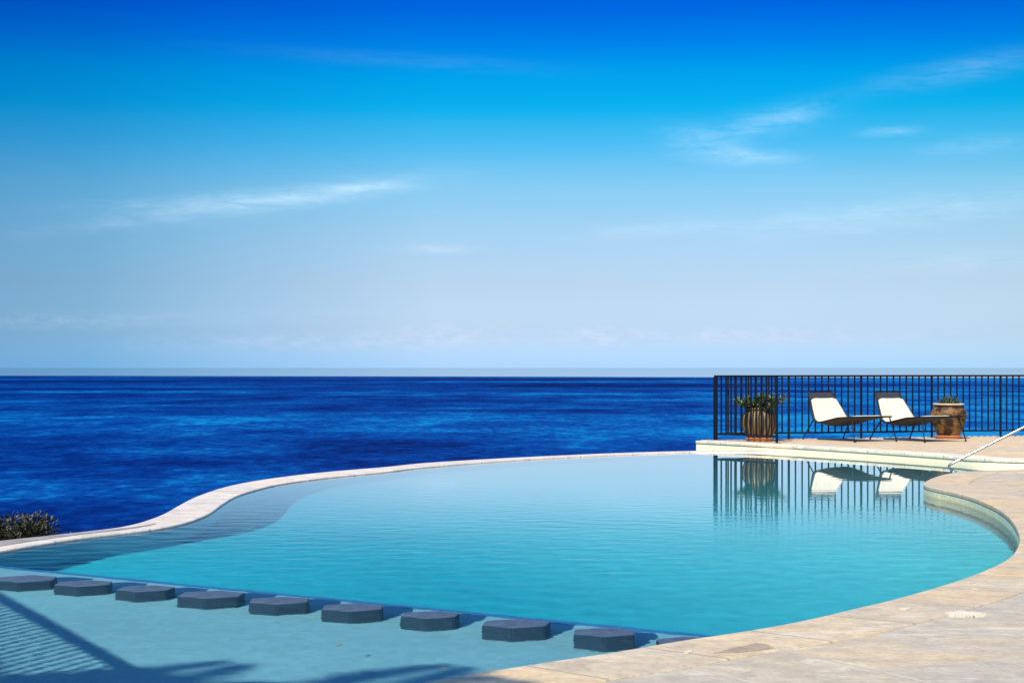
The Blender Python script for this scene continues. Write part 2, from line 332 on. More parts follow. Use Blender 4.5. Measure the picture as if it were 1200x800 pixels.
# ------------------------------------------------------------------ pool outlines
inn = [(-5.4, 8.2), (-5.05, 9.4), (-4.55, 10.8), (-4.05, 12.0)] + [G(u, v, COPZ) for u, v in ((0, 645), (50, 636), (100, 628.4), (150, 622.8), (190, 617.6), (214, 612.5), (232, 606.8), (247, 600), (260, 590.5), (277, 580.5), (300, 573), (330, 566), (375, 559.8), (400, 557), (450, 552.3), (500, 546.4), (600, 538.6), (700, 533.2), (770, 530.3), (820, 528.9), (860, 528.9), (893, 529.2))] + [(5.0, 29.4)]
out_ = [(-6.0, 8.2), (-5.65, 9.4), (-5.2, 11.0), (-4.68, 12.5)] + [G(u, v, COPZ) for u, v in ((0, 634), (40, 629.5), (70, 625.2), (100, 622.2), (120, 620.3), (145, 616.5), (165, 611.5), (190, 602.4), (210, 591.2), (230, 581.3), (258, 571.6), (282, 566), (310, 561.3), (350, 556), (400, 551), (450, 547), (500, 541.9), (600, 536.0), (700, 531.4), (770, 528.9), (819, 527.4))] + [(3.35, 31.45), (3.9, 31.0), (4.6, 30.4), (5.3, 29.7)]
INN = smooth_line(inn, 0.15, 2); n_inf = len(INN)
tmp = smooth_line(out_, 0.05, 2); OUT = tmp[np.linspace(0, len(tmp) - 1, n_inf).round().astype(int)]
def nearest_pairs(A, B):                               # match B to A by monotone nearest distance
    idx = [int(np.argmin(np.linalg.norm(B - a, axis=1))) for a in A]
    for i in range(1, len(idx)): idx[i] = max(idx[i], idx[i - 1])
    return B[idx]
OUT = nearest_pairs(INN, tmp)
for _ in range(3): OUT[1:-1] = 0.25 * OUT[:-2] + 0.5 * OUT[1:-1] + 0.25 * OUT[2:]

near = [(-4.05, 6.1), (-3.55, 5.3), (-2.4, 5.35), (-1.2, 6.35)] + [G(u, v) for u, v in ((520, 797), (550, 791.6), (600, 784.2), (650, 776.3), (710, 767.5), (750, 760.8), (800, 752), (850, 744.8), (900, 736.8), (950, 727), (1000, 715.2), (1050, 703.2), (1100, 689), (1140, 675.8), (1172, 662), (1187, 652), (1194, 642), (1196.5, 632), (1193, 620), (1185, 608), (1172, 597.5), (1156, 589.5), (1136, 582), (1112, 575.8), (1096, 572.6), (1085.5, 569.6), (1083, 567), (1087.5, 563.4), (1100, 558.3), (1117, 554.6), (1140, 552.3))] + [(6.5, 22.7), (7.3, 23.05), (7.65, 23.7)]
NEAR = smooth_line(near, 0.1, 1)
fard = [(7.62, 23.9), (7.1, 24.75)] + [G(u, v, -0.15) for u, v in ((1152, 550.8), (1114, 547.4), (1060, 543.2), (1000, 538.8), (955, 535.8), (910, 532.9), (860, 530))] + [(3.14, 31.38)]
FARD = smooth_line(fard, 0.12, 2)
deck_poly = [tuple(x) for x in NEAR] + [tuple(x) for x in FARD] + [(3.22, 31.98), (14.0, 35.75), (40, 36), (40, -22), (-22, -22), (-22, 6.1)]
far_split = [tuple(x) for x in FARD] + [(3.22, 31.98), (14.0, 35.75), (16, 35.0), (16, 26.0), (9.0, 23.6)]

deck = struct(prism('pool_deck', deck_poly, -1.75, 0.0, M['deck']))
fd = struct(prism('far_terrace_paving', far_split, -0.02, 0.004, M['far_deck']))
M['brown_slab'] = plain('brown_stained_slab', (0.26, 0.19, 0.125), 0.85, 0, 0.25, 7, 0.2); M['pale_patch'] = plain('pale_paving_patch', (0.47, 0.41, 0.31), 0.8, 0, 0.12, 9, 0.2)  # brown slab, and a paler tone for small irregular patches
def patch(pts, mat, jag=0.0):
    P = [np.array(G(u, v, 0.0)) for u, v in pts]; c_ = sum(P) / len(P)
    if jag:
        for _ in range(3):
            Q = []
            for i in range(len(P)):
                p_, q_ = P[i], P[(i + 1) % len(P)]; m_ = (p_ + q_) / 2; Q += [p_, m_ + (m_ - c_) * rng.normal(0, jag)]
            P = Q
    return struct(prism('paving_patch', [tuple(x) for x in P], -0.01, 0.0115, mat))
patch(((836, 767.5), (862, 761), (886, 755.5), (897, 757), (907, 761.5), (886, 764.5), (862, 767)), M['brown_slab'], 0.03)
patch(((1106, 720), (1118, 718.6), (1127, 717.2), (1138, 718.4), (1156, 721), (1150, 722.5), (1136, 724.6), (1120, 722.8)), M['pale_patch'], 0.12)
patch(((1054, 715.5), (1062, 713.8), (1071, 714.2), (1062, 716.6)), M['pale_patch'], 0.1)
patch(((801, 766.5), (808, 764), (812, 765.6), (806, 767.4)), M['pale_patch'], 0.1)
patch(((1138, 692.2), (1143, 691.2), (1147, 692), (1142, 693.2)), M['pale_patch'], 0.1)
# coping bands (4 mm above the deck, nosing 2 cm over the water)
NC = NEAR[16:-6]
struct(slab('pool_coping', offset_line(NC, -0.010), offset_line(NC, 0.47), -0.036, 0.008, M['coping'], 0.012))
FC = np.vstack([FARD[4:], FARD[-1] + (FARD[-1] - FARD[-2]) / np.linalg.norm(FARD[-1] - FARD[-2]) * 0.09])
struct(slab('far_pool_coping', offset_line(FC, -0.022), offset_line(FC, 0.42), -0.034, 0.012, M['pale_coping'], 0.01))
struct(slab('waterline_tiles', offset_line(NC, -0.007), offset_line(NC, 0.01), -0.30, -0.038, M['tile']))
struct(slab('far_riser_tiles', offset_line(FC, -0.006), offset_line(FC, 0.01), -0.30, -0.036, M['riser']))

wall = slab('infinity_edge_wall', INN, OUT, -3.4, COPZ, M['inf'], 0.015)
tag(wall, 'curved pale stone infinity edge wall along the seaward side of the pool', 'wall')
lin = slab('wall_lining', offset_line(INN, 0.004), offset_line(INN, -0.02), FLOOR - 0.05, COPZ - 0.05, M['pool_wall']); lin.parent = wall
# slate gutter set into the coping at its wide left end
k0 = int(np.argmin(np.abs(INN[:, 1] - 15.95))); g_a, g_b = [], []
for i in range(0, k0):
    t = min(1, max(0, (INN[i][1] - 14.05) / 1.8)); w0 = 0.40 + 0.10 * t; w1 = 1.03 - 0.50 * t
    g_a.append(INN[i] * (1 - w0) + OUT[i] * w0); g_b.append(INN[i] * (1 - w1) + OUT[i] * w1)
gut = slab('gutter_strip', np.array(g_a), np.array(g_b), COPZ - 0.03, COPZ + 0.006, M['ledge'], 0.004); gut.parent = wall

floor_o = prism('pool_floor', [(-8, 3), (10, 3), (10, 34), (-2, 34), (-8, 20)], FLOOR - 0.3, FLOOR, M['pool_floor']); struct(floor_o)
a, b = np.array([-3.59, 13.16]), np.array([0.875, 10.03]); dn = (b - a) / np.linalg.norm(b - a); nn = np.array([dn[1], -dn[0]])   # nn points to the viewer
A, B = a - dn * 2.6, b + dn * 2.4
shelf = struct(prism('pool_shelf', [tuple(A), tuple(B), (3.4, 3.2), (-7.0, 3.2)], FLOOR - 0.1, SHELF, M['shelf']))
edge = struct(slab('shelf_edge_tiles', np.array([A - nn * 0.03, B - nn * 0.03]), np.array([A + nn * 0.055, B + nn * 0.055]), SHELF - 0.2, SHELF + 0.006, M['shelf_edge']))

# water: rippled sheet clipped to the pool outline
def inside(poly, X, Y):
    poly = np.asarray(poly); c = np.zeros(X.shape, bool); j = len(poly) - 1
    for i in range(len(poly)):
        xi, yi = poly[i]; xj, yj = poly[j]
        if yi != yj:
            t = ((yi > Y) != (yj > Y)) & (X < (xj - xi) * (Y - yi) / (yj - yi) + xi); c ^= t
        j = i
    return c
MIDL = INN * 0.55 + OUT * 0.45
pool_poly = np.concatenate([MIDL, np.array([(5.2, 30.2)]), offset_line(FARD, 0.25)[:-14][::-1], offset_line(NEAR, 0.25)[::-1], np.array([(-4.3, 5.9), (-5.8, 8.3)])])
st = 0.05
xs = np.arange(-6.0, 8.2, st); ys = np.arange(4.8, 32.6, st)
XX, YY = np.meshgrid(xs, ys)
ZZ = np.zeros_like(XX)
amp = 0.07 + 0.93 * np.clip((25.0 - YY) / 12.0, 0, 1) ** 1.6
gx = np.zeros_like(XX); waves = []
for k in range(46):
    lam = 0.18 * (0.45 / 0.18) ** rng.random(); th = rng.normal(R(75), 0.75); kk = 2 * math.pi / lam
    waves.append((kk * math.cos(th), kk * math.sin(th), rng.random() * 6.28, lam ** 1.0))
for kx, ky, ph, w in waves: ZZ += w * np.cos(kx * XX + ky * YY + ph)
slope = np.sqrt(np.mean(np.gradient(ZZ, st, axis=0) ** 2 + np.gradient(ZZ, st, axis=1) ** 2))
RIP = 0.0060
ZZ = WZ + ZZ * amp * RIP / slope
keep = inside(pool_poly, XX, YY)
ids = -np.ones(XX.shape, int); ny, nx = XX.shape
fk = keep[:-1, :-1] & keep[1:, :-1] & keep[:-1, 1:] & keep[1:, 1:]
used = np.zeros_like(keep); used[:-1, :-1] |= fk; used[1:, :-1] |= fk; used[:-1, 1:] |= fk; used[1:, 1:] |= fk
ids[used] = np.arange(used.sum())
verts = np.stack([XX[used], YY[used], ZZ[used]], 1)
jj, ii = np.nonzero(fk)
faces = np.stack([ids[jj, ii], ids[jj, ii + 1], ids[jj + 1, ii + 1], ids[jj + 1, ii]], 1)
me = bpy.data.meshes.new('pool_water'); me.from_pydata(verts.tolist(), [], faces.tolist()); me.materials.append(M['water'])
me.polygons.foreach_set('use_smooth', np.ones(len(faces), bool))
water = bpy.data.objects.new('pool_water', me); COL.objects.link(water); struct(water)
water.cycles.is_caustics_caster = True
nt = WATER_NT
tcx = nt.nodes.new('ShaderNodeTexCoord'); sy = nt.nodes.new('ShaderNodeSeparateXYZ'); L(nt, tcx.outputs['Object'], sy.inputs[0])
am = ramp(nt, math_n(nt, 'DIVIDE', sy.outputs['Y'], 40.0), [(0.18, 1.0), (0.29, 0.8), (0.36, 0.45), (0.44, 0.13), (0.54, 0.02), (0.75, 0.004)]).outputs[0]
hh = math_n(nt, 'ADD', noise(nt, coords(nt, (0.6, 1, 1)), 13.0, 3, 0.55), math_n(nt, 'MULTIPLY', noise(nt, coords(nt, (0.7, 1, 1)), 34.0, 2, 0.5), 0.30))
bp = nt.nodes.new('ShaderNodeBump'); bp.inputs['Distance'].default_value = 0.012; L(nt, hh, bp.inputs['Height']); L(nt, math_n(nt, 'MULTIPLY', am, 0.26), bp.inputs['Strength'])
for b_ in (W_RF, W_GL): L(nt, bp.outputs[0], b_.inputs['Normal'])
# reflectance against the angle of view (p-polarised: falls off fast away from grazing)
ge = nt.nodes.new('ShaderNodeNewGeometry'); dt = nt.nodes.new('ShaderNodeVectorMath'); dt.operation = 'DOT_PRODUCT'
nl_ = nt.nodes.new('ShaderNodeMix'); nl_.data_type = 'VECTOR'; nl_.inputs[0].default_value = 0.38; L(nt, ge.outputs['Normal'], nl_.inputs[4]); L(nt, bp.outputs[0], nl_.inputs[5]); L(nt, nl_.outputs[1], dt.inputs[0]); L(nt, ge.outputs['Incoming'], dt.inputs[1])
co_ = math_n(nt, 'MULTIPLY', math_n(nt, 'ABSOLUTE', dt.outputs['Value']), 4.0)
rf_ = ramp(nt, co_, [(0.0, 1.0), (0.18, 0.93), (0.24, 0.84), (0.285, 0.68), (0.325, 0.43), (0.365, 0.20), (0.41, 0.07), (0.48, 0.03), (0.62, 0.022), (1.0, 0.025)]).outputs[0]
L(nt, rf_, W_MX.inputs[0])

# ------------------------------------------------------------------ stepping stones
words = ['leftmost', 'second', 'third', 'fourth', 'fifth', 'sixth', 'seventh', 'eighth', 'ninth', 'tenth']
for i, (u, v, wpx) in enumerate(((30, 677.5, 74), (97.6, 683, 68), (170, 689, 66), (248, 696, 77), (327, 703, 74), (413, 711, 76), (504.6, 719.5, 69), (605, 729.8, 82), (708.6, 740, 76), (808, 751.0, 80))):
    top = WZ - 0.03
    Y = F * (CAMZ - WZ) / (v - HY) + 0.03; X = (u - HX) / F * Y
    r = wpx / F * Y / math.sqrt(3) * 0.92
    rz = R(90) + math.atan2(X, -Y) * 0 + R((3, 4, -5, -3, 2, 1, -8, -7, -4, 3)[i])
    bm = bmesh.new(); jit = [1 + rng.normal(0, 0.02) for _ in range(6)]
    lo, hi = [], []
    for k in range(6):
        an = k * math.pi / 3
        lo.append(bm.verts.new((r * 1.02 * jit[k] * math.cos(an), r * 1.02 * jit[k] * math.sin(an), 0)))
        hi.append(bm.verts.new((r * jit[k] * math.cos(an), r * jit[k] * math.sin(an), top - SHELF - 0.001)))
    bm.faces.new(hi); bm.faces.new(lo[::-1])
    for k in range(6): bm.faces.new((lo[k], lo[(k + 1) % 6], hi[(k + 1) % 6], hi[k]))
    bmesh.ops.bevel(bm, geom=[e for e in bm.edges], offset=0.008, segments=2, affect='EDGES')
    me = bpy.data.meshes.new('stepping_stone'); bm.to_mesh(me); bm.free(); me.materials.append(M['basalt'])
    o = bpy.data.objects.new('stepping_stone', me); COL.objects.link(o); o.location = (X, Y, SHELF + 0.001); o.rotation_euler = (0, 0, rz)
    lab = ('tenth dark hexagonal stepping stone from the left, half hidden behind the near coping' if i == 9 else
           'leftmost dark hexagonal stepping stone, at the left edge of the pool row' if i == 0 else
           f'{words[i]} dark hexagonal stepping stone from the left in the row across the shallow pool')
    tag(o, lab, 'stepping stone', 'hexagonal stepping stones across the pool')
    o.cycles.is_caustics_receiver = True
for o in (floor_o, shelf, edge, lin, deck): o.cycles.is_caustics_receiver = True
for i, (u, v) in enumerate(((325, 731), (398, 758), (520, 785))):
    Y = F * (CAMZ - WZ) / (v - HY); X = (u - HX) / F * Y
    mb = MB(); s_ = 0.03; mb.add([(-s_, 0, 0), (0, -s_ * .35, .004), (s_, 0, .008), (0, s_ * .35, .004)], [(0, 1, 2, 3)])
    o = mb.build('fallen_leaf', M['dry_leaf'], loc=(X, Y, WZ + 0.006)); o.rotation_euler = (0, 0, i * 1.1)
    tag(o, ('small dry leaf floating just in front of the fifth stepping stone', 'tiny dry leaf floating on the shallow water, middle of three', 'tiny dry leaf floating close to the near coping, nearest of three')[i], 'leaf', 'dry leaves on the water')

# ------------------------------------------------------------------ fence
fence = empty('fence', (3.43, 31.8, 0)); tag(fence, 'black iron railing with slim upright bars along the far terrace above the sea', 'fence')
FO = Vector((3.43, 31.8, 0))
def fence_run(p0, p1, posts, per):
    p0, p1 = Vector(p0), Vector(p1); d = p1 - p0; ang = math.atan2(d.y, d.x); ln = d.length; mid = (p0 + p1) / 2 - FO
    for nm, z, h, w in (('top_rail', 1.09, 0.032, 0.05), ('bottom_rail', 0.115, 0.03, 0.03)):
        mb = MB(); mb.box((mid.x, mid.y, z), (ln, w, h), ang); mb.build(nm, M['iron'], fence)
    n = posts * per; cache = {}
    for i in range(n + 1):
        q = p0 + d * i / n - FO
        if i % per == 0:
            if i == 0 and p0 != FO and 0: continue
            mb = MB(); mb.box((0, 0, 0.537), (0.031, 0.031, 1.074), 0); mb.box((0, 0, 0.004), (0.09, 0.09, 0.008), 0)
            o = mb.build('post', M['iron'], fence)
        else:
            if 'b' in cache: o = cache['b'].copy(); COL.objects.link(o)
            else:
                mb = MB(); mb.box((0, 0, 0.602), (0.021, 0.021, 0.944), 0); o = cache['b'] = mb.build('baluster', M['iron'], fence)
        o.location = (q.x, q.y, 0); o.rotation_euler = (0, 0, ang)
dirb = (Vector((8.70, 33.47, 0)) - FO).normalized()
fence_run((3.43, 31.8, 0), FO + dirb * 1.385 * 7, 7, 11)
fence_run((4.31, 30.55, 0), (3.458, 31.76, 0), 1, 12)

# ------------------------------------------------------------------ lounge chairs
def make_chair(loc, ang):
    root = empty('lounge_chair', loc, ang)          # +y of the chair is where it faces, x across
    SW, BW, LEN = 0.385, 0.25, 1.12
    fr = MB()
    for s in (-1, 1):                               # side rails: back upright, bend, seat rail
        fr.tube([(s * BW, -0.34, 0.80), (s * (BW + .03), -0.25, 0.66), (s * SW * .95, -0.06, 0.385), (s * SW, 0.0, 0.325), (s * SW, 0.10, 0.295), (s * SW, 0.25, 0.31), (s * SW, LEN * .6, 0.385), (s * SW, LEN, 0.41)], 0.013)
    fr.tube([(-BW, -0.34, 0.80), (-BW * .9, -0.347, 0.815), (BW * .9, -0.347, 0.815), (BW, -0.34, 0.80)], 0.013)
    fr.tube([(-SW, LEN, 0.41), (SW, LEN, 0.41)], 0.013)
    fr.build('frame', M['frame'], root)
    prof = [(-0.335, 0.79), (-0.27, 0.66), (-0.18, 0.50), (-0.06, 0.335), (0.06, 0.262), (0.22, 0.238), (0.42, 0.262), (0.65, 0.315), (0.90, 0.365), (1.10, 0.40)]
    rail = [(-0.34, 0.80), (-0.27, 0.69), (-0.17, 0.55), (-0.06, 0.385), (0.02, 0.318), (0.18, 0.300), (0.40, 0.345), (0.65, 0.386), (0.88, 0.399), (1.12, 0.41)]
    def half(i): return (BW + (SW - BW) * min(1, i / 3.4))
    def surf(t, u, lift):                           # t along profile, u in -1..1 across
        i = min(int(t), len(prof) - 2); f = t - i
        py, pz = (prof[i][k] * (1 - f) + prof[i + 1][k] * f for k in (0, 1)); ry, rz = (rail[i][k] * (1 - f) + rail[i + 1][k] * f for k in (0, 1))
        e = abs(u) ** 3; w = half(t)
        nx_ = Vector((0, prof[i + 1][0] - prof[i][0], prof[i + 1][1] - prof[i][1])).normalized(); nrm = Vector((0, -nx_.z, nx_.y))
        return Vector((u * w, py * (1 - e) + ry * e, pz * (1 - e) + rz * e)) + nrm * lift
    def sheet(name, mat, t0, t1, umax, th, lift, nt_=36, nu=14, taper=None):
        mb = MB(); top, bot = [], []
        for a_ in range(nt_ + 1):
            t = t0 + (t1 - t0) * a_ / nt_; um = umax * (taper(a_ / nt_) if taper else 1)
            for c_ in range(nu + 1):
                u = um * (2 * c_ / nu - 1)
                top.append(surf(t, u, lift + th)); bot.append(surf(t, u, lift))
        W = nu + 1; K = len(top); fs = []
        for a_ in range(nt_):
            for c_ in range(nu):
                q = a_ * W + c_; fs += [(q, q + 1, q + W + 1, q + W), (K + q, K + q + W, K + q + W + 1, K + q + 1)]
        for a_ in range(nt_):
            q = a_ * W; fs += [(q, q + W, K + q + W, K + q)]; q += nu; fs += [(q, K + q, K + q + W, q + W)]
        for c_ in range(nu):
            q = c_; fs += [(q, K + q, K + q + 1, q + 1)]; q = nt_ * W + c_; fs += [(q, q + 1, K + q + 1, K + q)]
        mb.add(top + bot, fs, True); o = mb.build(name, mat, root)
        bm = bmesh.new(); bm.from_mesh(o.data); bmesh.ops.recalc_face_normals(bm, faces=bm.faces); bm.to_mesh(o.data); bm.free()
        return o
    sheet('sling', M['sling'], 0.0, 9.0, 0.985, 0.006, -0.006)
    def tap(t): 
        e = min(t, 1 - t); c_ = 1 - 0.35 * max(0, 1 - e / 0.045) ** 2
        return c_ * (1.0 if t < 0.45 else 1.0 - 0.25 * (t - 0.45) / 0.55)
    sheet('cushion', M['cushion'], 0.85, 8.75, 0.88, 0.035, 0.004, 60, 16, tap)
    for s, (ty, tz), (by, sp) in ((-1, (0.0, 0.34), (-0.25, 0.06)), (1, (0.0, 0.34), (-0.25, 0.06)), (-1, (1.06, 0.405), (1.19, 0.065)), (1, (1.06, 0.405), (1.19, 0.065))):
        mb = MB(); mb.tube([(s * SW, ty, tz), (s * (SW - .02 + sp), by, 0.02)], [0.012, 0.010]); lg = mb.build('leg', M['frame'], root)
        mb = MB(); mb.tube([(s * (SW - .02 + sp), by, 0.0), (s * (SW - .02 + sp), by, 0.028)], 0.015); mb.build('foot_cap', M['frame'], lg)
    return root
FW = math.atan2(-0.893, 0.45) - math.pi / 2
c1 = make_chair((5.46, 32.02, 0.012), FW); tag(c1, 'low black lounge chair with cream cushion, left of the two, nearer the ribbed pot', 'lounge chair', 'lounge chairs by the railing')
c2 = make_chair((6.60, 31.98, 0.012), FW); tag(c2, 'black lounge chair with cream cushion, right of the two, in front of the mottled urn', 'lounge chair', 'lounge chairs by the railing')

# ------------------------------------------------------------------ pots and plants
def saucer(loc, r, label):
    mb = MB(); mb.lathe([(r * .86, 0), (r, 0.045), (r + .012, 0.05), (r + .012, 0.058), (r - .01, 0.058), (r * .84, 0.03)], 36)
    return tag(mb.build('saucer', M['saucer'], loc=loc), label, 'saucer')
P1 = (4.14, 31.42, 0.005)
saucer(P1, 0.22, 'flat terracotta saucer under the ribbed olive pot')
pot = empty('ribbed_pot', (P1[0], P1[1], P1[2] + 0.031)); tag(pot, 'tall ribbed olive brown glazed pot behind the corner of the railing', 'pot')
def ribs(a, z): return 1 + (0.085 * abs(math.cos(7.5 * a)) ** 0.7 - 0.05) * min(1, max(0, (0.5 - z) / 0.08)) * min(1, z / 0.05)
mb = MB(); mb.lathe([(0.185, 0), (0.20, 0.02), (0.245, 0.11), (0.28, 0.22), (0.288, 0.31), (0.272, 0.40), (0.235, 0.47), (0.222, 0.49)], 112, ribs); mb.build('body', M['rib_glaze'], pot)
mb = MB(); mb.lathe([(0.222, 0.488), (0.25, 0.50), (0.252, 0.522), (0.235, 0.53), (0.21, 0.515), (0.20, 0.494)], 48); mb.build('rim', M['rib_glaze'], pot)
P2 = (7.57, 32.55, 0.005)
saucer(P2, 0.225, 'flat terracotta saucer under the mottled brown urn')
urn = empty('mottled_urn', (P2[0], P2[1], P2[2] + 0.031)); tag(urn, 'wide mottled brown urn with pale rim beside the right lounge chair', 'pot')
mb = MB(); mb.lathe([(0.175, 0), (0.19, 0.02), (0.235, 0.13), (0.285, 0.25), (0.307, 0.35), (0.302, 0.42), (0.268, 0.49), (0.232, 0.525), (0.235, 0.545)], 48); mb.build('body', M['mottled'], urn)
mb = MB(); mb.lathe([(0.235, 0.543), (0.268, 0.552), (0.272, 0.572), (0.25, 0.58), (0.215, 0.565)], 48); mb.build('rim', M['rim'], urn)
mb = MB()
for k in range(46):                                    # relief beads round the shoulder
    a_ = 2 * math.pi * k / 46; mb.lathe([(0.002, -0.012), (0.011, -0.006), (0.013, 0), (0.011, 0.006), (0.002, 0.012)], 8, None, (0.309 * math.cos(a_), 0.309 * math.sin(a_), 0.385))
mb.build('bead_band', M['mottled'], urn)

def leaf(mb, c, d, ln, w, up=Vector((0, 0, 1)), fold=0.2):
    d = d.normalized(); s = d.cross(up)
    s = s.normalized() if s.length > 1e-3 else Vector((1, 0, 0)); n = s.cross(d)
    c = Vector(c)
    mb.add([c, c + d * ln * .45 + s * w + n * fold * w, c + d * ln, c + d * ln * .45 - s * w + n * fold * w, c + d * ln * .5 - n * w * .15], [(0, 4, 1), (1, 4, 2), (2, 4, 3), (3, 4, 0)])
def rnd_dir(zmin=-1.0):
    while True:
        v = Vector((random.uniform(-1, 1), random.uniform(-1, 1), random.uniform(zmin, 1)))
        if 0.1 < v.length < 1: return v.normalized()
pl = empty('jade_plant', (P1[0], P1[1], P1[2] + 0.53)); tag(pl, 'bushy green jade plant growing in the ribbed olive pot', 'plant')
st_, fo = MB(), MB(); random.seed(4)
for k in range(36):
    d = rnd_dir(0.05); d.z = abs(d.z) * .8 + .12; base = Vector((random.uniform(-.1, .1), random.uniform(-.1, .1), -0.03)); ln = random.uniform(.20, .42)
    d.x *= 1.15
    tip = base + Vector((d.x * ln, d.y * ln, d.z * ln * .75 + .04)); midp = (base + tip) / 2 + Vector((0, 0, .03))
    st_.tube([base, midp, tip], [.010, .008, .005], 5)
    for q in range(110):
        t = random.uniform(.35, 1.05); c_ = base.lerp(tip, t) + Vector((random.gauss(0, .028), random.gauss(0, .028), random.gauss(0, .026)))
        leaf(fo, c_, rnd_dir(-.3), random.uniform(.035, .065), random.uniform(.013, .021))
st_.build('stem', M['bark'], pl); fo.build('foliage', M['succulent'], pl)
pl2 = empty('agave_plant', (P2[0], P2[1], P2[2] + 0.585)); tag(pl2, 'small dark spiky plant growing in the mottled urn', 'plant')
fo = MB(); random.seed(8)
for k in range(110):
    az = random.uniform(0, 6.28); el = random.uniform(.35, 1.35); ln = random.uniform(.11, .23); b0 = Vector((random.uniform(-.13, .13), random.uniform(-.1, .1), -0.02))
    leaf(fo, b0, Vector((math.cos(az) * math.cos(el), math.sin(az) * math.cos(el), math.sin(el))), ln, random.uniform(.010, .02))
for k in range(160):
    leaf(fo, (random.uniform(-.17, .17), random.uniform(-.15, .15), random.uniform(-.02, .05)), rnd_dir(-.1), random.uniform(.04, .07), .014)
fo.build('foliage', M['dark_leaf'], pl2)
mb = MB(); mb.lathe([(0.19, -0.035), (0.2, -0.025)], 24); mb.build('soil', M['soil'], pl2)
mb = MB(); mb.lathe([(0.19, -0.035), (0.2, -0.025)], 24); mb.build('soil', M['soil'], pl)

# ------------------------------------------------------------------ handrail
hx, hy = G(1117, 554.0); hy += 0.06
hr = empty('pool_handrail', (hx, hy, 0.008)); tag(hr, 'shiny steel pool handrail slanting up from the coping at the right', 'handrail')
mb = MB(); mb.tube([(0.02, 0, 0.0), (-0.025, 0, 0.042), (-0.035, 0, 0.06), (-0.028, 0, 0.08), (0.03, 0, 0.118), (0.85, 0, 0.53), (1.45, 0, 0.83), (1.55, 0, 0.86), (1.62, 0, 0.84), (1.65, 0, 0.78), (1.66, 0, 0.0)], 0.0165, 14); mb.build('rail', M['steel'], hr)
for x in (0.02, 1.66):
    mb = MB(); mb.lathe([(0.045, 0), (0.045, 0.008), (0.03, 0.013)], 20, None, (x, 0, 0)); mb.build('flange', M['steel'], hr)

# ------------------------------------------------------------------ shrub beyond the edge wall
def shrub(loc, rx, ry, rz_, n, seed, label, lsize=0.05):
    random.seed(seed); root = empty('maquis_shrub', loc); tag(root, label, 'shrub')
    st_, fo = MB(), MB(); cl = []
    for k in range(110):
        d = rnd_dir(-0.1); t = random.uniform(.35, .95); cl.append((Vector((d.x * rx * t, d.y * ry * t, d.z * rz_ * t + .1)), random.uniform(.10, .22)))
    for c_, r_ in cl:
        st_.tube([(0, 0, -0.35), (c_.x * .4, c_.y * .4, c_.z * .5), tuple(c_)], [.03, .02, .008], 5)
    per = n // len(cl)
    for c_, r_ in cl:
        for q in range(per):
            d = rnd_dir(-.4); off = d * r_ * random.random() ** .45; c2 = c_ + Vector((off.x, off.y, off.z * .85))
            leaf(fo, c2, (d + Vector((0, 0, .6))).normalized() + rnd_dir() * .6, random.uniform(.6, 1.2) * lsize, random.uniform(.18, .32) * lsize)
    st_.build('stem', M['bark'], root); fo.build('foliage', M['maquis'], root); return root
shrub((-4.28, 15.95, -0.80), 1.25, 0.85, 0.60, 70000, 3, 'dark olive scrub bush behind the left end of the infinity edge wall', 0.04)

# ------------------------------------------------------------------ ground, sea
def seg_dist(P, poly):
    best = np.full(len(P), 1e9); n = len(poly)
    for i in range(n):
        a_, b_ = np.array(poly[i]), np.array(poly[(i + 1) % n]); ab = b_ - a_; t = np.clip(((P - a_) @ ab) / max(ab @ ab, 1e-9), 0, 1)
        best = np.minimum(best, np.linalg.norm(P - (a_ + t[:, None] * ab), axis=1))
    return best
land = [tuple(x) for x in OUT[::6]] + [(3.3, 32.4), (14.0, 36.0), (60, 44), (300, 60), (300, -300), (-200, -300), (-60, -60), (-14, 2), (-6.5, 8.2)]
gx_ = np.unique(np.concatenate([np.arange(-30, 40, 1.0), np.arange(-300, 301, 12.0)])); gy_ = np.unique(np.concatenate([np.arange(-20, 60, 1.0), np.arange(-300, 301, 12.0)]))
GX, GY = np.meshgrid(gx_, gy_); Pt = np.stack([GX.ravel(), GY.ravel()], 1)
ins = inside(land, Pt[:, 0], Pt[:, 1]); dd = seg_dist(Pt, land)
hz = np.where(ins, -0.25, -1.0 - 0.62 * dd + 0.35 * np.sin(Pt[:, 0] * .7) * np.cos(Pt[:, 1] * .5))
hz = np.where(ins & (Pt[:, 0] > -10) & (Pt[:, 0] < 20) & (Pt[:, 1] > -1) & (Pt[:, 1] < 40), -2.6, hz)
hz = np.where(~ins & (dd < 1.6), -1.9, hz); hz = np.maximum(hz, SEAZ - 6)
W = len(gx_); fs = [(j * W + i, j * W + i + 1, (j + 1) * W + i + 1, (j + 1) * W + i) for j in range(len(gy_) - 1) for i in range(W - 1)]
mb = MB(); mb.add(np.column_stack([Pt, hz]).tolist(), fs, True); struct(mb.build('hillside', M['hill']))
mb = MB(); nseg = 128; rings = [0, 400, 2000, 9000, 30000, 90000]
vs = [(0, 0, SEAZ)] + [(r_ * math.cos(2 * math.pi * j / nseg), r_ * math.sin(2 * math.pi * j / nseg), SEAZ) for r_ in rings[1:] for j in range(nseg)]
fs = [(0, 1 + j, 1 + (j + 1) % nseg) for j in range(nseg)]
for k in range(len(rings) - 2):
    o0 = 1 + k * nseg; o1 = o0 + nseg; fs += [(o0 + j, o1 + j, o1 + (j + 1) % nseg, o0 + (j + 1) % nseg) for j in range(nseg)]
mb.add(vs, fs); struct(mb.build('sea', M['sea']))

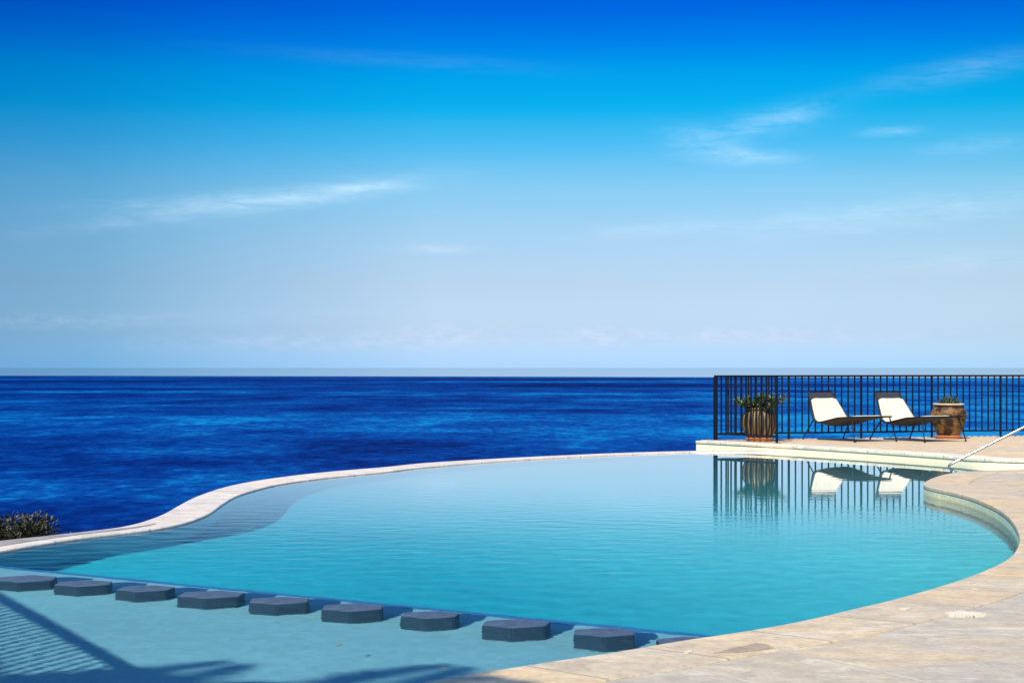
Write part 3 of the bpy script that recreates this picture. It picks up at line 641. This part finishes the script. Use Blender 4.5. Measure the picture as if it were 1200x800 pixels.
# ------------------------------------------------------------------ what throws the shadows at lower left: terrace railing and palms
tr0, tr1 = Vector((-5.24, 9.45, 0)), Vector((-2.25, 3.53, 0)); td = (tr1 - tr0).normalized(); tn = Vector((td.y, -td.x, 0))   # tn: away from the pool
def off(p_, d): return (p_.x + tn.x * d, p_.y + tn.y * d)
TER = 2.4
struct(prism('raised_terrace', [off(tr0, -.06), off(tr1, -.06), (-2.1, -9), (-20, -9), (-20, 6), off(tr0, 5)], -1.7, TER, M['masonry']))
rl = empty('terrace_railing', (tr0.x, tr0.y, TER)); tag(rl, 'white terrace railing with thick handrail above the pool, seen by its shadow', 'railing')
ang = math.atan2(td.y, td.x); ln = (tr1 - tr0).length; md_ = (tr1 - tr0) / 2
mb = MB(); mb.box((md_.x, md_.y, 1.06), (ln, 0.07, 0.06), ang); mb.build('top_rail', M['iron'], rl)
mb = MB(); mb.box((md_.x, md_.y, 0.10), (ln, 0.03, 0.04), ang); mb.build('bottom_rail', M['iron'], rl)
nb = 58; proto = None
for i in range(nb + 1):
    q = td * (ln * i / nb)
    if proto is None: mb = MB(); mb.box((0, 0, .575), (.024, .024, .91), 0); o = proto = mb.build('baluster', M['iron'], rl)
    else: o = proto.copy(); COL.objects.link(o)
    o.location = (q.x, q.y, 0); o.rotation_euler = (0, 0, ang)
def palm(loc, h, fl, nfr, seed, label):
    random.seed(seed); root = empty('palm_tree', loc); tag(root, label, 'palm tree', 'palms behind the pool')
    mb = MB(); lean = random.uniform(-.3, .3); mb.tube([(lean * t * t, 0, h * t) for t in (0, .2, .4, .6, .8, 1)], [.22, .17, .16, .15, .15, .17], 12); mb.build('trunk', M['bark'], root)
    for k in range(nfr):
        az = 2.399 * k; el = R(70 - 95 * k / nfr + random.uniform(-6, 6)); ln = fl * random.uniform(.85, 1.05); pts = []
        mb = MB(); p_ = Vector((lean, 0, h)); 
        for q in range(9):
            pts.append(p_.copy()); dv = Vector((math.cos(az) * math.cos(el), math.sin(az) * math.cos(el), math.sin(el))); p_ = p_ + dv * ln / 8; el -= R(10)
        mb.tube(pts, [.022 - .0022 * i for i in range(9)], 5)
        for q in range(1, 60):
            t = q / 60 * 8; i = min(int(t), 7); c_ = pts[i].lerp(pts[i + 1], t - i); dv = (pts[i + 1] - pts[i]).normalized(); sd = dv.cross(Vector((0, 0, 1))).normalized()
            for s in (-1, 1): leaf(mb, c_, dv * .7 + sd * s * .9 + Vector((0, 0, -.25 + random.uniform(-.1, .1))), .42 * fl / 2 * math.sin(math.pi * (.12 + .8 * q / 60)) + .05, .026)
        mb.build('frond', M['palm'], root)
    return root
palm((-5.1, 0.3, TER), 4.6, 2.3, 26, 1, 'tall feathery palm behind the pool, left of the other palm')
palm((-4.2, 1.0, TER), 3.9, 2.0, 26, 2, 'shorter feathery palm behind the pool, right of the other palm')

# ------------------------------------------------------------------ sky, sun, camera
w = bpy.data.worlds.new('World'); sc.world = w; w.use_nodes = True; nt = w.node_tree
bg = nt.nodes['Background']; sky = nt.nodes.new('ShaderNodeTexSky'); sky.sky_type = 'NISHITA'; sky.sun_disc = False
sky.sun_elevation = SUN_EL; sky.sun_rotation = math.atan2(-SUN_AZ.x, -SUN_AZ.y); sky.altitude = 50; sky.air_density = 1.0; sky.dust_density = 0.6; sky.ozone_density = 1.5
SKY_TINT = True
tc = nt.nodes.new('ShaderNodeTexCoord'); sx = nt.nodes.new('ShaderNodeSeparateXYZ'); L(nt, tc.outputs['Generated'], sx.inputs[0])
el = math_n(nt, 'MULTIPLY', math_n(nt, 'ARCSINE', sx.outputs['Z']), 180 / math.pi)          # degrees
az = math_n(nt, 'MULTIPLY', math_n(nt, 'ARCTAN2', sx.outputs['X'], sx.outputs['Y']), 180 / math.pi)
#TINT#
# polarised clear-day gradient: what the sky is tinted by at each height above the horizon (degrees)
NIS = {0: (.649, .628, .443), 1.04: (.744, .770, .573), 2.6: (.69, .812, .70), 4.16: (.602, .776, .768), 5.45: (.526, .718, .783), 6.74: (.462, .656, .775), 7.8: (.418, .612, .76), 8.8: (.386, .575, .74), 9.8: (.355, .538, .718), 10.8: (.325, .501, .69), 15: (.245, .391, .588), 30: (.119, .198, .339)}
TGT = {0: (.52, .83, 1.10), 1.04: (.57, .78, .98), 2.6: (.52, .735, .93), 4.16: (.41, .71, .95), 5.45: (.27, .665, .96), 6.74: (.08, .56, .96), 7.8: (.004, .485, .93), 8.8: (.0, .40, .91), 9.8: (.0, .245, .88), 10.8: (.0, .15, .80), 15: (.0, .11, .62), 30: (.05, .30, .85)}
EXPO = 2 ** 1.0
stops = [(e / 60.0, tuple(t / EXPO / n for t, n in zip(TGT[e], NIS[e]))) for e in NIS] + [(1.0, (1.9, 2.1, 2.4))]
tint = ramp(nt, math_n(nt, 'DIVIDE', el, 60.0), stops).outputs[0]
azr = ramp(nt, math_n(nt, 'MULTIPLY_ADD', az, 1 / 60.0, 0.5), [(0.20, (0.38, 0.58, 0.72)), (0.29, (0.46, 0.69, 0.80)), (0.36, (0.70, 0.84, 0.91)), (0.46, (1, 1, 1)), (0.63, (1, 1, 1)), (0.78, (0.94, 0.95, 0.90))]).outputs[0]
tint = mixc(nt, 1.0, tint, azr, 'MULTIPLY')
#ENDTINT#
col = mixc(nt, 1.0, sky.outputs[0], tint, 'MULTIPLY')
# thin high cloud: streaked wisps and a low pinkish bank, placed by azimuth and height
cv = nt.nodes.new('ShaderNodeCombineXYZ'); L(nt, az, cv.inputs[0]); L(nt, el, cv.inputs[1])
def sky_noise(scale, rot, seed, detail=12, rough=0.66, dist=0.5):
    mp = nt.nodes.new('ShaderNodeMapping'); mp.inputs['Scale'].default_value = scale; mp.inputs['Rotation'].default_value = (0, 0, rot); mp.inputs['Location'].default_value = (seed, seed * 1.7, 0)
    L(nt, cv.outputs[0], mp.inputs[0]); return noise(nt, mp.outputs[0], 1.0, detail, rough, dist)
def wisp(u, v, half, thick, tilt, amount, nz):
    a0 = math.degrees(math.atan((u - HX) / F)); e0 = math.degrees(math.atan((HY - v) / F)); k = F * math.pi / 180; ct, sn = math.cos(R(tilt)), math.sin(R(tilt))
    da = math_n(nt, 'SUBTRACT', az, a0); de = math_n(nt, 'SUBTRACT', el, e0)
    x = math_n(nt, 'ADD', math_n(nt, 'MULTIPLY', da, ct * k / half), math_n(nt, 'MULTIPLY', de, sn * k / half))
    y = math_n(nt, 'ADD', math_n(nt, 'MULTIPLY', da, -sn * k / thick), math_n(nt, 'MULTIPLY', de, ct * k / thick))
    r2 = math_n(nt, 'ADD', math_n(nt, 'POWER', math_n(nt, 'ABSOLUTE', x), 2.0), math_n(nt, 'POWER', math_n(nt, 'ABSOLUTE', y), 2.0))
    g = math_n(nt, 'EXPONENT', math_n(nt, 'MULTIPLY', r2, -1.0))
    return math_n(nt, 'MULTIPLY', math_n(nt, 'MULTIPLY', g, nz), amount)
def soft(f, lo, hi): return ramp(nt, f, [(lo, 0.0), (hi, 1.0)]).outputs[0]
n_st = soft(sky_noise((0.55, 3.6, 1), R(-6), 3.1), 0.30, 0.80)
n_s2 = soft(sky_noise((0.8, 3.2, 1), R(-10), 9.4), 0.28, 0.80)
n_cu = soft(sky_noise((1.5, 4.0, 1), 0.0, 5.5, 10, 0.65, 0.2), 0.40, 0.74)
parts = [wisp(355, 232, 130, 12, 8, 1.0, n_st), wisp(425, 220, 50, 6, 6, 0.9, n_s2), wisp(250, 238, 130, 9, 4, 0.6, n_s2), wisp(160, 262, 110, 9, 8, 0.35, n_st),
         wisp(510, 292, 44, 5, 0, 0.8, n_s2), wisp(905, 145, 60, 14, 12, 0.75, n_s2), wisp(868, 185, 62, 10, -4, 0.95, n_st), wisp(820, 165, 40, 14, -10, 0.5, n_s2),
         wisp(1045, 160, 30, 5, 2, 0.7, n_s2), wisp(1130, 92, 90, 12, 9, 0.4, n_st), wisp(1150, 178, 60, 10, 3, 0.4, n_s2), wisp(1040, 255, 190, 17, 5, 0.75, n_st), wisp(760, 270, 70, 8, 5, 0.6, n_s2), wisp(1120, 312, 120, 14, 3, 0.5, n_st), wisp(480, 72, 170, 8, -3, 0.10, n_st),
         wisp(370, 401, 170, 9, 0, 0.55, n_cu), wisp(520, 391, 70, 13, 0, 0.9, n_cu), wisp(700, 394, 40, 12, 0, 1.0, n_cu), wisp(880, 393, 160, 9, 0, 1.0, n_cu), wisp(60, 378, 140, 8, 0, 0.35, n_cu), wisp(250, 372, 200, 9, 2, 0.25, n_st)]
cl = parts[0]
for q in parts[1:]: cl = math_n(nt, 'ADD', cl, q)
cl = math_n(nt, 'MINIMUM', cl, 0.85)
ccol = ramp(nt, math_n(nt, 'DIVIDE', el, 10.0), [(0.0, (0.40, 0.41, 0.50)), (0.2, (0.38, 0.41, 0.49)), (0.5, (0.40, 0.52, 0.60)), (1.0, (0.32, 0.50, 0.62))]).outputs[0]
col = mixc(nt, math_n(nt, 'MULTIPLY', cl, 0.56), col, mixc(nt, 1.0, ccol, (10.0, 10.0, 10.0), 'MULTIPLY'))
L(nt, col, bg.inputs['Color']); bg.inputs['Strength'].default_value = 0.1

sl = bpy.data.lights.new('sun', 'SUN'); sl.energy = 4.0; sl.angle = R(0.5); sl.color = (1.0, 0.93, 0.82); sl.cycles.is_caustics_light = True
so = bpy.data.objects.new('sun', sl); COL.objects.link(so)
so.rotation_euler = Vector((SUN_AZ.x * math.cos(SUN_EL), SUN_AZ.y * math.cos(SUN_EL), -math.sin(SUN_EL))).to_track_quat('-Z', 'Y').to_euler(); so.location = (0, 0, 30)

cd = bpy.data.cameras.new('camera'); cd.sensor_width = 36; cd.lens = 36 * F / 1200; cd.shift_y = (HY - 400) / 1200; cd.clip_start = 0.05; cd.clip_end = 300000
co = bpy.data.objects.new('camera', cd); COL.objects.link(co); co.location = (0, 0, CAMZ); co.rotation_euler = (math.pi / 2, 0, 0); sc.camera = co

vs_ = sc.view_settings; vs_.view_transform = 'Standard'; vs_.look = 'None'; vs_.gamma = 1; vs_.use_curve_mapping = False; vs_.exposure = 1.0
sc.display_settings.display_device = 'sRGB'
sc.cycles.use_denoising = True; sc.cycles.max_bounces = 10; sc.cycles.transmission_bounces = 8; sc.cycles.glossy_bounces = 6; sc.cycles.diffuse_bounces = 3
sc.cycles.caustics_refractive = True; sc.cycles.caustics_reflective = True; sc.cycles.sample_clamp_indirect = 4
